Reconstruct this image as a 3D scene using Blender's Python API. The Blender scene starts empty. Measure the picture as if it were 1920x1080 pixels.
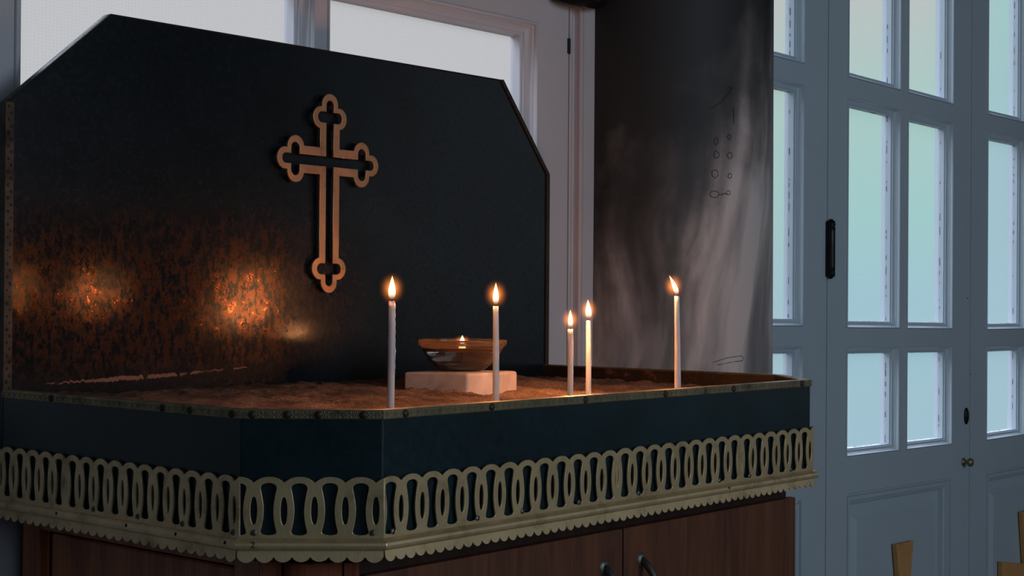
import bpy, bmesh, math, random
from mathutils import Vector, Matrix, noise, Euler
random.seed(7)
sc = bpy.context.scene
COL = sc.collection
PI = math.pi

# ------------------------------------------------------------------ helpers
class MB:
    def __init__(s): s.v = []; s.f = []; s.sm = []
    def add(s, vs, fs, smooth=False):
        o = len(s.v); s.v += [tuple(v) for v in vs]
        for f in fs: s.f.append([i + o for i in f]); s.sm.append(smooth)
        return s
    def box(s, x0, x1, y0, y1, z0, z1):
        vs = [(x, y, z) for x in (x0, x1) for y in (y0, y1) for z in (z0, z1)]
        return s.add(vs, [(0,1,3,2),(4,6,7,5),(0,4,5,1),(2,3,7,6),(0,2,6,4),(1,5,7,3)])
    def lathe(s, prof, c=(0,0,0), n=48, smooth=True, closed=False, fn=None):
        vs = []
        for r, z in prof:
            for k in range(n):
                a = 2*PI*k/n
                p = [r*math.cos(a), r*math.sin(a), z]
                if fn: p = fn(p, a)
                vs.append((p[0]+c[0], p[1]+c[1], p[2]+c[2]))
        m = len(prof); fs = []
        for j in range(m if closed else m-1):
            j2 = (j+1) % m
            for k in range(n):
                k2 = (k+1) % n
                fs.append((j*n+k, j*n+k2, j2*n+k2, j2*n+k))
        if not closed:
            if prof[0][0] > 1e-6: fs.append(tuple(reversed(range(n))))
            if prof[-1][0] > 1e-6: fs.append(tuple((m-1)*n+k for k in range(n)))
        return s.add(vs, fs, smooth)
    def tube(s, pts, r, n=10, smooth=True):
        pts = [Vector(p) for p in pts]; rr = r if isinstance(r, (list, tuple)) else [r]*len(pts)
        vs = []; up = None
        for i, p in enumerate(pts):
            t = (pts[min(i+1, len(pts)-1)] - pts[max(i-1, 0)]).normalized()
            if up is None:
                up = Vector((0,0,1)) if abs(t.z) < .9 else Vector((1,0,0))
            a = t.cross(up).normalized(); b = a.cross(t).normalized(); up = b
            for k in range(n):
                an = 2*PI*k/n
                vs.append(p + (a*math.cos(an) + b*math.sin(an))*rr[i])
        fs = []
        for i in range(len(pts)-1):
            for k in range(n):
                k2 = (k+1) % n
                fs.append((i*n+k, i*n+k2, (i+1)*n+k2, (i+1)*n+k))
        fs.append(tuple(reversed(range(n)))); fs.append(tuple((len(pts)-1)*n+k for k in range(n)))
        return s.add(vs, fs, smooth)
    def dome(s, c, nrm, r, h, n=10, rings=3):
        c = Vector(c); nrm = Vector(nrm).normalized()
        a = nrm.orthogonal().normalized(); b = nrm.cross(a)
        vs = []
        for j in range(rings):
            t = j/rings*PI/2
            for k in range(n):
                an = 2*PI*k/n
                vs.append(c + (a*math.cos(an)+b*math.sin(an))*r*math.cos(t) + nrm*h*math.sin(t))
        vs.append(c + nrm*h); fs = []
        for j in range(rings-1):
            for k in range(n):
                k2 = (k+1) % n
                fs.append((j*n+k, j*n+k2, (j+1)*n+k2, (j+1)*n+k))
        for k in range(n): fs.append(((rings-1)*n+k, (rings-1)*n+(k+1) % n, rings*n))
        return s.add(vs, fs, True)
    def prism(s, poly, y0, y1):                      # polygon in x,z extruded along y
        n = len(poly)
        vs = [(x, y0, z) for x, z in poly] + [(x, y1, z) for x, z in poly]
        fs = [tuple(range(n)), tuple(reversed(range(n, 2*n)))]
        fs += [(i, (i+1) % n + 0, (i+1) % n + n, i + n) for i in range(n)]
        return s.add(vs, fs)
    def xform(s, fn): s.v = [tuple(fn(*v)) for v in s.v]; return s
    def build(s, name, mat, parent=None, bevel=0, segs=2, recalc=True):
        me = bpy.data.meshes.new(name); me.from_pydata(s.v, [], s.f)
        me.polygons.foreach_set('use_smooth', s.sm)
        if recalc:
            bm = bmesh.new(); bm.from_mesh(me)
            bmesh.ops.remove_doubles(bm, verts=bm.verts, dist=1e-6)
            bmesh.ops.recalc_face_normals(bm, faces=bm.faces); bm.to_mesh(me); bm.free()
        me.materials.append(mat)
        o = bpy.data.objects.new(name, me); COL.objects.link(o)
        if parent: o.parent = parent
        if bevel:
            b = o.modifiers.new('bevel', 'BEVEL'); b.width = bevel; b.segments = segs
            b.limit_method = 'ANGLE'; b.angle_limit = math.radians(35)
        return o

def tag(o, label=None, cat=None, group=None, kind=None):
    if label: o['label'] = label
    if cat: o['category'] = cat
    if group: o['group'] = group
    if kind: o['kind'] = kind
    return o
def empty(name, loc=(0,0,0)):
    o = bpy.data.objects.new(name, None); COL.objects.link(o); o.location = loc
    o.empty_display_size = .05; return o
def struct(o, label=None):
    o['kind'] = 'structure'
    if label: o['label'] = label
    return o

# ------------------------------------------------------------------ materials
def newmat(name):
    m = bpy.data.materials.new(name); m.use_nodes = True
    nt = m.node_tree; nt.nodes.clear()
    out = nt.nodes.new('ShaderNodeOutputMaterial')
    return m, nt, out
def N(nt, t, **kw):
    n = nt.nodes.new(t)
    for k, v in kw.items():
        if k.startswith('i_'): n.inputs[k[2:].replace('_', ' ')].default_value = v
        else: setattr(n, k, v)
    return n
def L(nt, a, b): nt.links.new(a, b)
def coords(nt, scale=(1,1,1), rot=(0,0,0)):
    tc = N(nt, 'ShaderNodeTexCoord'); mp = N(nt, 'ShaderNodeMapping')
    mp.inputs['Scale'].default_value = scale; mp.inputs['Rotation'].default_value = rot
    L(nt, tc.outputs['Object'], mp.inputs[0]); return mp.outputs[0]
def ntex(nt, vec, scale, detail=4, rough=.55, dist=0):
    n = N(nt, 'ShaderNodeTexNoise'); n.inputs['Scale'].default_value = scale
    n.inputs['Detail'].default_value = detail; n.inputs['Roughness'].default_value = rough
    n.inputs['Distortion'].default_value = dist
    L(nt, vec, n.inputs['Vector']); return n.outputs['Fac']
def ramp(nt, fac, stops, interp='LINEAR'):
    r = N(nt, 'ShaderNodeValToRGB'); cr = r.color_ramp; cr.interpolation = interp
    while len(cr.elements) < len(stops): cr.elements.new(.5)
    for e, (p, c) in zip(cr.elements, stops):
        e.position = p
        if not isinstance(c, (tuple, list)): c = (c, c, c)
        e.color = (*c[:3], 1)
    L(nt, fac, r.inputs[0]); return r.outputs[0]
def mixc(nt, fac, a, b, blend='MIX'):
    m = N(nt, 'ShaderNodeMix', data_type='RGBA', blend_type=blend)
    for sock, v in ((m.inputs[0], fac), (m.inputs[6], a), (m.inputs[7], b)):
        if isinstance(v, (int, float)): sock.default_value = v
        elif isinstance(v, (tuple, list)): sock.default_value = (*v[:3], 1)
        else: L(nt, v, sock)
    return m.outputs[2]
def math_(nt, op, a, b=0., c=0.):
    m = N(nt, 'ShaderNodeMath', operation=op)
    for s, v in zip(m.inputs, (a, b, c)):
        if isinstance(v, (int, float)): s.default_value = v
        else: L(nt, v, s)
    return m.outputs[0]
def bump(nt, h, strength, dist=.001):
    b = N(nt, 'ShaderNodeBump'); b.inputs['Strength'].default_value = strength
    b.inputs['Distance'].default_value = dist; L(nt, h, b.inputs['Height']); return b.outputs[0]
def pbsdf(nt, out, color, rough=.5, metal=0., nrm=None, **kw):
    p = N(nt, 'ShaderNodeBsdfPrincipled')
    for nm, v in (('Base Color', color), ('Roughness', rough), ('Metallic', metal)):
        if isinstance(v, (int, float)): p.inputs[nm].default_value = v
        elif isinstance(v, (tuple, list)): p.inputs[nm].default_value = (*v[:3], 1)
        else: L(nt, v, p.inputs[nm])
    if nrm is not None: L(nt, nrm, p.inputs['Normal'])
    for k, v in kw.items(): p.inputs[k].default_value = v
    L(nt, p.outputs[0], out.inputs[0]); return p
def seps(nt, vec):
    s = N(nt, 'ShaderNodeSeparateXYZ'); L(nt, vec, s.inputs[0]); return s.outputs

def m_paint_white(name, col=(.62,.63,.66), rough=.42):
    m, nt, out = newmat(name); v = coords(nt)
    n1 = ntex(nt, v, 6, 5); c = mixc(nt, ramp(nt, n1, [(.35, 0.), (.75, .35)]), col, tuple(x*.86 for x in col))
    n2 = ntex(nt, v, 60, 3)
    pbsdf(nt, out, c, rough, 0, bump(nt, n2, .12, .002)); return m
def m_wood(name, c1, c2, rough=.38, sc_=1.):
    m, nt, out = newmat(name)
    v = coords(nt, (9*sc_, 9*sc_, .9*sc_))
    w = ntex(nt, v, 3.2, 8, .62, 1.3); w2 = ntex(nt, coords(nt, (60, 60, 2.5)), 4, 4, .6)
    f = math_(nt, 'ADD', math_(nt, 'MULTIPLY', w, .75), math_(nt, 'MULTIPLY', w2, .3))
    c = ramp(nt, f, [(.36, c1), (.52, tuple((a+b)/2 for a, b in zip(c1, c2))), (.66, c2)])
    pbsdf(nt, out, c, rough, 0, bump(nt, w2, .15, .0008)); return m
def m_brass(name, c1=(.30,.25,.15), c2=(.10,.10,.07), rough=.42, metal=.75):
    m, nt, out = newmat(name); v = coords(nt)
    n1 = ntex(nt, v, 45, 6, .65); n2 = ntex(nt, v, 14, 4)
    f = math_(nt, 'ADD', math_(nt, 'MULTIPLY', n1, .6), math_(nt, 'MULTIPLY', n2, .5))
    c = ramp(nt, f, [(.40, c2), (.52, tuple((a*2+b)/3 for a, b in zip(c1, c2))), (.7, c1)])
    r = ramp(nt, n1, [(.3, rough+.16), (.7, rough-.08)])
    pbsdf(nt, out, c, r, metal, bump(nt, ntex(nt, v, 300, 4), .25, .0006)); return m

M = {}
M['white'] = m_paint_white('white_gloss_paint', (.56,.54,.57))
M['doorwhite'] = m_paint_white('door_white_paint', (.46,.54,.60))
M['plaster'] = m_paint_white('plaster', (.42,.43,.46), .8)
M['darkwall'] = m_paint_white('dim_plaster', (.07,.07,.075), .9)
M['wood'] = m_wood('red_brown_veneer', (.075,.022,.010), (.18,.060,.025), .5)
M['wood_side'] = m_wood('side_panel_wood', (.20,.05,.014), (.55,.17,.05), .35)
M['wood_dark'] = m_wood('dark_stained_wood', (.018,.009,.006), (.06,.026,.016), .4)
M['wood_post'] = m_wood('varnished_post_wood', (.16,.04,.02), (.42,.14,.08), .2)
M['brass'] = m_brass('aged_brass', (.86,.64,.36), (.42,.31,.165), .38, .65)
M['brass_trim'] = m_brass('embossed_dark_brass', (.36,.30,.18), (.06,.054,.036), .36, .75)
M['trim_dark'] = m_brass('sooted_edge_strip', (.07,.05,.035), (.015,.012,.01), .5, .5)
M['copper'] = m_brass('cross_bronze', (.56,.33,.19), (.33,.18,.10), .38, .75)
M['screw'] = m_brass('tarnished_screw', (.24,.23,.18), (.10,.10,.08), .4, .8)
M['iron'] = m_brass('black_iron', (.022,.022,.024), (.008,.008,.009), .35, .6)
M['pewter'] = m_brass('pewter', (.20,.20,.19), (.10,.10,.10), .4, .8)
M['gold'] = m_brass('golden_ochre_wood', (.62,.31,.11), (.50,.25,.085), .55, 0.)

def mk_board():
    m, nt, out = newmat('sooted_blue_black_paint'); v = coords(nt)
    x, y, z = seps(nt, v)
    n1 = ntex(nt, v, 7, 6, .6); n2 = ntex(nt, v, 160, 5, .7); n3 = ntex(nt, v, 45, 6, .7)
    n4 = ntex(nt, coords(nt, (1, 1, .35)), 22, 6, .65)
    c = ramp(nt, n1, [(.3, (.0030,.0055,.0080)), (.6, (.0050,.0105,.0155)), (.8, (.010,.017,.022))])
    # worn patina low on the board; copper tint put in to colour flame reflections
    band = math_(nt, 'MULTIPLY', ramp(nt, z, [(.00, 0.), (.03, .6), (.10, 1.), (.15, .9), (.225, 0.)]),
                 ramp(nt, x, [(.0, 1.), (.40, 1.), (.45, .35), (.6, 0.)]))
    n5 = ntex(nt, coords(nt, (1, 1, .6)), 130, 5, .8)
    crust_glint = math_(nt, 'MULTIPLY', math_(nt, 'MULTIPLY', band, ramp(nt, n3, [(.40, .15), (.60, 1.)])), ramp(nt, n5, [(.45, .0), (.55, 1.)]))
    c = mixc(nt, math_(nt, 'MULTIPLY', crust_glint, .9), c, (.185,.080,.040))
    # bare copper chips just above the sand
    dline = math_(nt, 'SUBTRACT', z, math_(nt, 'MULTIPLY', math_(nt, 'POWER', math_(nt, 'MULTIPLY', x, 2.4), 2.0), .0135))
    dline = math_(nt, 'SUBTRACT', dline, .0052)
    wob = math_(nt, 'MULTIPLY', math_(nt, 'SUBTRACT', ntex(nt, coords(nt, (1, 1, .15)), 190, 6, .8), .5), .011)
    d2 = math_(nt, 'ABSOLUTE', math_(nt, 'SUBTRACT', dline, wob))
    wdt = ramp(nt, x, [(.055, 0.), (.06, .0006), (.11, .0012), (.15, .0026), (.22, .0022), (.27, .0022), (.29, .0002), (.31, .0007), (.355, .0006), (.37, 0.)])
    chip = math_(nt, 'LESS_THAN', d2, wdt)
    chip = math_(nt, 'MULTIPLY', chip, math_(nt, 'GREATER_THAN', ntex(nt, v, 60, 3), .44))
    c = mixc(nt, chip, c, (.30,.14,.095))
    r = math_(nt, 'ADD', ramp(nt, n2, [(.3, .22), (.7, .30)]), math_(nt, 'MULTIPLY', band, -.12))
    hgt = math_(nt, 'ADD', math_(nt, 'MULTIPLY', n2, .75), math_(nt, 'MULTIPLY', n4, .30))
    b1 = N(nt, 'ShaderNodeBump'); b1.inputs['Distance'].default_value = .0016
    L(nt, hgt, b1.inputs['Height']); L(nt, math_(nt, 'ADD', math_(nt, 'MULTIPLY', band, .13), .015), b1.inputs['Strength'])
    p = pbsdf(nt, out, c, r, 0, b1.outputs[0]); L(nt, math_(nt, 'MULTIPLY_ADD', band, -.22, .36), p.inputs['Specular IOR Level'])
    L(nt, math_(nt, 'MULTIPLY', crust_glint, .95), p.inputs['Metallic'])
    return m
M['board'] = mk_board()
def mk_tray():
    m, nt, out = newmat('dark_teal_enamel'); v = coords(nt)
    n1 = ntex(nt, v, 9, 6, .6); n2 = ntex(nt, v, 90, 5, .7)
    c = ramp(nt, n1, [(.3, (.0045,.016,.020)), (.6, (.007,.025,.031)), (.8, (.011,.035,.042))])
    c = mixc(nt, ramp(nt, n2, [(.66, 0.), (.8, .35)]), c, (.05,.07,.075))
    pbsdf(nt, out, c, ramp(nt, n2, [(.3, .26), (.7, .4)]), 0, bump(nt, n2, .12, .0006)); return m
M['tray'] = mk_tray()
def mk_inner():
    m, nt, out = newmat('scorched_tray_liner'); v = coords(nt)
    n = ntex(nt, v, 40, 6, .7)
    c = ramp(nt, n, [(.35, (.012,.008,.006)), (.58, (.035,.018,.012)), (.68, (.16,.08,.055)), (.8, (.2,.11,.08))])
    pbsdf(nt, out, c, .6, 0, bump(nt, n, .5, .002)); return m
M['inner'] = mk_inner()
def mk_sand():
    m, nt, out = newmat('coarse_sand'); v = coords(nt)
    n = ntex(nt, v, 420, 4, .7); n2 = ntex(nt, v, 18, 5, .6)
    c = ramp(nt, n, [(.3, (.13,.065,.04)), (.5, (.38,.215,.14)), (.72, (.72,.48,.34))])
    c = mixc(nt, ramp(nt, n2, [(.42, 0.), (.62, .75)]), c, (.085,.042,.028))
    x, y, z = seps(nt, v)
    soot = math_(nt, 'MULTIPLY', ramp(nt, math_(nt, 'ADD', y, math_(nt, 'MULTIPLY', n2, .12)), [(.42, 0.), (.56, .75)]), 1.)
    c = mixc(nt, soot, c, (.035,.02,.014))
    pbsdf(nt, out, c, .9, 0, bump(nt, n, 1., .004)); return m
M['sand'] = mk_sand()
def mk_wax():
    m, nt, out = newmat('white_wax')
    p = pbsdf(nt, out, (.90,.84,.84), .45)
    p.inputs['Subsurface Weight'].default_value = .35
    p.inputs['Subsurface Radius'].default_value = (1., .5, .3); p.inputs['Subsurface Scale'].default_value = .012
    return m
M['wax'] = mk_wax()
def mk_simple(name, c, r, **k):
    m, nt, out = newmat(name); v = coords(nt); n = ntex(nt, v, 80, 3)
    pbsdf(nt, out, mixc(nt, n, tuple(x*.85 for x in c), c), r, 0, None, **k); return m
M['wick'] = mk_simple('burnt_wick', (.02,.012,.01), .9)
M['mark'] = mk_simple('dark_scratch', (.075,.065,.06), .8)
M['matte'] = mk_simple('matte_black', (.006,.009,.012), .95)
M['putty'] = mk_simple('old_putty', (.16,.15,.15), .9)
M['hole'] = mk_simple('dark_hole', (.008,.008,.01), .7)
M['cork'] = mk_simple('cork_float', (.35,.17,.08), .7)
def mk_marble_block():
    m, nt, out = newmat('pale_marble_block'); v = coords(nt)
    n = ntex(nt, v, 22, 6, .6, .8)
    c = ramp(nt, n, [(.3, (.38,.31,.28)), (.55, (.60,.52,.48)), (.8, (.70,.63,.60))])
    pbsdf(nt, out, c, .45, 0, bump(nt, ntex(nt, v, 250, 3), .1, .0005)); return m
M['block'] = mk_marble_block()
def mk_column():
    m, nt, out = newmat('veined_grey_marble'); v = coords(nt)
    x, y, z = seps(nt, v)
    vv = coords(nt, (1, 1, .15), (0, 0, 0))
    wn = N(nt, 'ShaderNodeTexNoise'); wn.inputs['Scale'].default_value = 1.7; wn.inputs['Detail'].default_value = 2
    L(nt, v, wn.inputs['Vector'])
    mx = N(nt, 'ShaderNodeVectorMath', operation='MULTIPLY_ADD'); L(nt, wn.outputs['Color'], mx.inputs[0])
    mx.inputs[1].default_value = (.34,.34,.03); L(nt, vv, mx.inputs[2])
    n1 = ntex(nt, mx.outputs[0], 8.5, 4, .5); n2 = ntex(nt, mx.outputs[0], 38, 5, .6); n3 = ntex(nt, v, 9, 6, .6)
    f = math_(nt, 'ADD', math_(nt, 'MULTIPLY', n1, .88), math_(nt, 'MULTIPLY', n2, .12))
    c = ramp(nt, f, [(.34, (.10,.094,.094)), (.44, (.19,.175,.175)), (.53, (.33,.285,.275)), (.64, (.70,.60,.57))])
    # soot rising towards the top of the shaft, heavier on the side over the candles
    ang = math_(nt, 'ADD', math_(nt, 'MULTIPLY', x, -1.2), math_(nt, 'MULTIPLY', y, .45))
    s = math_(nt, 'ADD', math_(nt, 'ADD', z, math_(nt, 'MULTIPLY', ang, .9)), math_(nt, 'MULTIPLY', math_(nt, 'SUBTRACT', n3, .5), .35))
    s = math_(nt, 'ADD', s, math_(nt, 'MULTIPLY', math_(nt, 'SUBTRACT', n1, .5), -.5))
    c = mixc(nt, ramp(nt, s, [(.18, 0.), (.40, .76), (.56, .985)]), c, (.010,.010,.011))
    pbsdf(nt, out, c, .62, 0, bump(nt, ntex(nt, v, 120, 4), .12, .001)); return m
M['column'] = mk_column()
def mk_glass_frost(name, tint):
    m, nt, out = newmat(name)
    vo = N(nt, 'ShaderNodeTexVoronoi'); vo.inputs['Scale'].default_value = 190
    vo.inputs['Randomness'].default_value = .15; L(nt, coords(nt, (1, 1, 1.25)), vo.inputs['Vector'])
    dots = ramp(nt, vo.outputs['Distance'], [(.12, .955), (.5, 1.)])
    c = mixc(nt, 1., tint, dots, 'MULTIPLY')
    t = N(nt, 'ShaderNodeBsdfTransparent'); tr = N(nt, 'ShaderNodeBsdfTranslucent')
    L(nt, c, t.inputs[0]); L(nt, c, tr.inputs[0])
    mx = N(nt, 'ShaderNodeMixShader'); mx.inputs[0].default_value = .05
    L(nt, t.outputs[0], mx.inputs[1]); L(nt, tr.outputs[0], mx.inputs[2]); L(nt, mx.outputs[0], out.inputs[0])
    return m
M['frost'] = mk_glass_frost('frosted_glass', (.97,.97,.97))
def mk_glass(name, c=(1,1,1), ior=1.47, rough=0.):
    m, nt, out = newmat(name); g = N(nt, 'ShaderNodeBsdfGlass')
    g.inputs['Color'].default_value = (*c, 1); g.inputs['IOR'].default_value = ior; g.inputs['Roughness'].default_value = rough
    L(nt, g.outputs[0], out.inputs[0]); return m
def mk_tinted(name, c, ior, dc, fac):
    m, nt, out = newmat(name); g = N(nt, 'ShaderNodeBsdfGlass')
    g.inputs['Color'].default_value = (*c, 1); g.inputs['IOR'].default_value = ior; g.inputs['Roughness'].default_value = .02
    tr = N(nt, 'ShaderNodeBsdfTranslucent'); tr.inputs[0].default_value = (*dc, 1)
    df = N(nt, 'ShaderNodeBsdfDiffuse'); df.inputs[0].default_value = (*dc, 1)
    m1 = N(nt, 'ShaderNodeMixShader'); L(nt, tr.outputs[0], m1.inputs[1]); L(nt, df.outputs[0], m1.inputs[2])
    mx = N(nt, 'ShaderNodeMixShader'); mx.inputs[0].default_value = fac
    L(nt, g.outputs[0], mx.inputs[1]); L(nt, m1.outputs[0], mx.inputs[2]); L(nt, mx.outputs[0], out.inputs[0]); return m
M['glass'] = mk_glass('bowl_glass', (.93,.93,.92), 1.48, .02)
M['oil'] = mk_tinted('amber_oil', (.97,.84,.66), 1.44, (.85,.36,.13), .42)
M['glass'] = mk_tinted('bowl_glass', (.95,.95,.94), 1.48, (.85,.50,.28), .11)  # amber share: greasy film plus flame glow painted into the glass
M['water'] = mk_glass('water', (.93,.93,.93), 1.33)
def mk_floor():
    m, nt, out = newmat('stone_floor'); v = coords(nt)
    b = N(nt, 'ShaderNodeTexBrick'); b.inputs['Scale'].default_value = 1.6; L(nt, v, b.inputs['Vector'])
    b.inputs['Color1'].default_value = (.16,.15,.14,1); b.inputs['Color2'].default_value = (.20,.19,.18,1)
    b.inputs['Mortar'].default_value = (.06,.06,.06,1); b.offset = 0; b.inputs['Mortar Size'].default_value = .006
    pbsdf(nt, out, b.outputs[0], .5); return m
M['floor'] = mk_floor()
def mk_flame():
    m, nt, out = newmat('flame'); tc = N(nt, 'ShaderNodeTexCoord')
    x, y, z = seps(nt, tc.outputs['Object'])
    col = ramp(nt, math_(nt, 'MULTIPLY', z, 1/.027), [(.0, (.10,.12,.45)), (.12, (.75,.38,.22)), (.3, (1.,.72,.36)), (.6, (1.,.80,.44)), (.88, (1.,.62,.22)), (1., (1.,.40,.08))])
    st = ramp(nt, math_(nt, 'MULTIPLY', z, 1/.027), [(0., .10), (.14, .35), (.34, 1.), (.8, .9), (1., .45)])
    e = N(nt, 'ShaderNodeEmission'); L(nt, col, e.inputs[0]); L(nt, math_(nt, 'MULTIPLY', st, 3.6), e.inputs[1])
    L(nt, e.outputs[0], out.inputs[0]); return m
M['flame'] = mk_flame()
def mk_halo():  # orange glow volume added around a flame to imitate lens bloom
    m, nt, out = newmat('flame_halo'); tc = N(nt, 'ShaderNodeTexCoord')
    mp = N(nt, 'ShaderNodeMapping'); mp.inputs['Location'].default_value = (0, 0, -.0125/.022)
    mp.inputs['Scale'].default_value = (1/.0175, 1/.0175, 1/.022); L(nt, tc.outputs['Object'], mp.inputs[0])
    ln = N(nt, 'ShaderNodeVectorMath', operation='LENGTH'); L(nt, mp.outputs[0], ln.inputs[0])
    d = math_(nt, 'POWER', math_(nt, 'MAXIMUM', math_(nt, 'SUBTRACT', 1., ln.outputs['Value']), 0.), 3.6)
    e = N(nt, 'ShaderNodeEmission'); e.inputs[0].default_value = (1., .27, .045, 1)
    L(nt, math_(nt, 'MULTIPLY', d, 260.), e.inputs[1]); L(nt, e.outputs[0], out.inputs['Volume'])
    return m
M['halo'] = mk_halo()

# ------------------------------------------------------------------ the room
FZ = -1.0
YW = .58                       # front face of the glazed wall
struct(MB().box(-2.4, 5.4, -3.9, 1.1, FZ-.1, FZ).build('floor', M['floor']))
struct(MB().box(-2.4, 5.4, -3.9, 1.1, 2.3, 2.4).build('ceiling', M['darkwall']))
struct(MB().box(-2.4, -2.3, -3.9, 1.1, FZ, 2.3).build('wall_left', M['darkwall']))
struct(MB().box(5.3, 5.4, -3.9, 1.1, FZ, 2.3).build('wall_right', M['darkwall']))
struct(MB().box(-2.3, 5.3, -3.9, -3.8, FZ, 2.3).build('wall_front', M['darkwall']))
wb = MB()
wb.box(-2.3, -.10, YW+.01, YW+.13, FZ, 2.3)
wb.box(-.10, 3.46, YW+.02, YW+.13, 1.32, 2.3)
wb.box(1.168, 1.615, YW+.03, YW+.13, FZ, 1.32)
wb.box(3.46, 5.3, YW+.01, YW+.13, FZ, 2.3)
wb.box(-.10, 1.168, YW+.02, YW+.13, FZ, -.30)
struct(wb.build('wall_back', M['plaster']))

def rect_sweep(mb, x0, x1, z0, z1, prof, y=YW, smooth=False):
    """prof: list of (inset, depth) - a stepped moulding running round the opening"""
    vs = []
    for d, h in prof:
        vs += [(x0+d, y+h, z0+d), (x1-d, y+h, z0+d), (x1-d, y+h, z1-d), (x0+d, y+h, z1-d)]
    fs = []
    for j in range(len(prof)-1):
        for k in range(4):
            k2 = (k+1) % 4
            fs.append((j*4+k, j*4+k2, (j+1)*4+k2, (j+1)*4+k))
    mb.add(vs, fs, smooth); return mb
BEAD = [(.0000, .046), (.0000, -.0012), (.0012, -.0030), (.0028, -.0030), (.0038, -.0008), (.0040, .0050), (.0052, .0062)] + \
       [(.0052 + .0075*(1-math.cos(t)), .0062 + .011*math.sin(t)) for t in [PI/2*k/6 for k in range(1, 7)]] + \
       [(.0128, .0215), (.0150, .0225), (.0158, .0240), (.0160, .0440), (.0160, .0480), (0., .0480)]

def glazed_pane(parent, x0, x1, z0, z1, sag, bead=BEAD, gl='frost'):
    K = .64 if gl == 'frost' else .85
    bead = [(d_, h_*K if h_ > .0001 else h_) for d_, h_ in bead]; GY = .040*K
    b = rect_sweep(MB(), x0, x1, z0, z1, bead).xform(sag).build('glazing_bead', M['doorwhite'] if gl == 'frost' else M['white'], parent)
    p = MB().box(x0+.0135, x1-.0135, YW+GY, YW+GY+.0025, z0+.0135, z1-.0135).xform(sag)
    p = p.build('glass_pane', M['frost'], parent)
    # thin broken line of old putty where glass meets wood
    pu = MB(); rnd = random.Random(int(x0*1000+z0*77))
    for side in range(4):
        a, bb = ((x0, x1) if side % 2 == 0 else (z0, z1)); t = a+.018
        while t < bb-.02:
            ln = rnd.uniform(.003, .02); w = rnd.uniform(.0002, .0007); e = min(t+ln, bb-.016)
            if rnd.random() < .42:
                if side == 0: pu.box(t, e, YW+GY-.0015, YW+GY, z0+.0160, z0+.0160+w)
                elif side == 2: pu.box(t, e, YW+GY-.0015, YW+GY, z1-.0160-w, z1-.0160)
                elif side == 1: pu.box(x1-.0160-w, x1-.0160, YW+GY-.0015, YW+GY, t, e)
                else: pu.box(x0+.0160, x0+.0160+w, YW+GY-.0015, YW+GY, t, e)
            t = e + rnd.uniform(.002, .02)
    pu.xform(sag).build('putty', M['putty'], p)
    return p

def door_leaf(name, label, X0, X1, panes_x, s, dz, xr, panel):
    sag = lambda x, y, z: (x, y, z + s*(x-xr) + dz)
    root = struct(empty(name), label)
    fr = MB(); y0, y1 = YW, YW+.046; px0, px1 = panes_x[0][0], panes_x[-1][1]
    rows = [(-.2345, .007), (.0478, .5555), (.5985, 1.10)]
    fr.box(X0, px0, y0, y1, FZ+.012, 1.30).box(px1, X1, y0, y1, FZ+.012, 1.30)
    pz = -.316
    for a, b in ((FZ+.012, FZ+.15), (pz, rows[0][0]), (rows[0][1], rows[1][0]), (rows[1][1], rows[2][0]), (rows[2][1], 1.30)):
        fr.box(px0, px1, y0, y1, a, b)
    for i in range(len(panes_x)-1):
        for a, b in rows: fr.box(panes_x[i][1], panes_x[i+1][0], y0, y1, a, b)
    fr.xform(sag).build('frame', M['doorwhite'], root)
    for a, b in panes_x:
        for c, d in rows: glazed_pane(root, a, b, c, d, sag)
    if panel:
        pp = [(0, .0), (.002, .007), (.006, .007), (.0075, .001), (.017, .0015), (.019, .007), (.025, .0095), (.028, .0215), (.050, .0215), (.064, .0120), (.066, .0100)]
        pb = rect_sweep(MB(), px0+.008, px1-.0, FZ+.16, pz, pp)
        d, h = pp[-1]
        pb.add([(px0+.008+d, YW+h, FZ+.16+d), (px1-d, YW+h, FZ+.16+d), (px1-d, YW+h, pz-d), (px0+.008+d, YW+h, pz-d)], [(0,1,2,3)])
        pb.box(px0, px0+.008, y0, y1, FZ+.15, pz).box(px0+.008, px1, y0, y0+.02, FZ+.15, FZ+.16)
        pb.box(px0+.008, px1, y0+.030, y1, FZ+.16, pz)
        pb.xform(sag).build('lower_panel', M['doorwhite'], root)
    return root, sag
d1, sag1 = door_leaf('door_1', 'pale painted door leaf with glass panes, half hidden behind marble column', 1.635, 1.9895, [(1.685, 1.8885)], -.009, .0062, 1.80, True)
d2, sag2 = door_leaf('door_2', 'pale painted door leaf with two columns of frosted panes beside black hinge', 1.9925, 2.7115, [(2.076, 2.326), (2.363, 2.6065)], -.0162, .0, 2.076, True)
d3, sag3 = door_leaf('door_3', 'pale painted door leaf cut by the right edge of the photo', 2.7145, 3.44, [(2.808, 3.052), (3.090, 3.345)], -.003, -.0125, 2.81, True)
# golden crosses fixed on the lower panels
def flared_cross(parent, cx, cz, sag, y):
    w, t, Lt, Lh = .019, .0435, .160, .172
    pts = []
    for k in range(4):
        a = -PI/2*k
        Lk = (Lt, Lh, .30, Lh)[k]
        loc = [(-w, w), (-t, Lk), (t, Lk)]
        for u, v in loc:
            pts.append((cx + u*math.cos(a) - v*math.sin(a), cz + u*math.sin(a) + v*math.cos(a)))
    return MB().prism(pts, y, y+.012).xform(sag).build('golden_cross', M['gold'], parent, .001)
flared_cross(d2, 2.356, -.6095, sag2, YW-.0045)
flared_cross(d3, 3.079, -.5985, sag3, YW-.0045)
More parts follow.
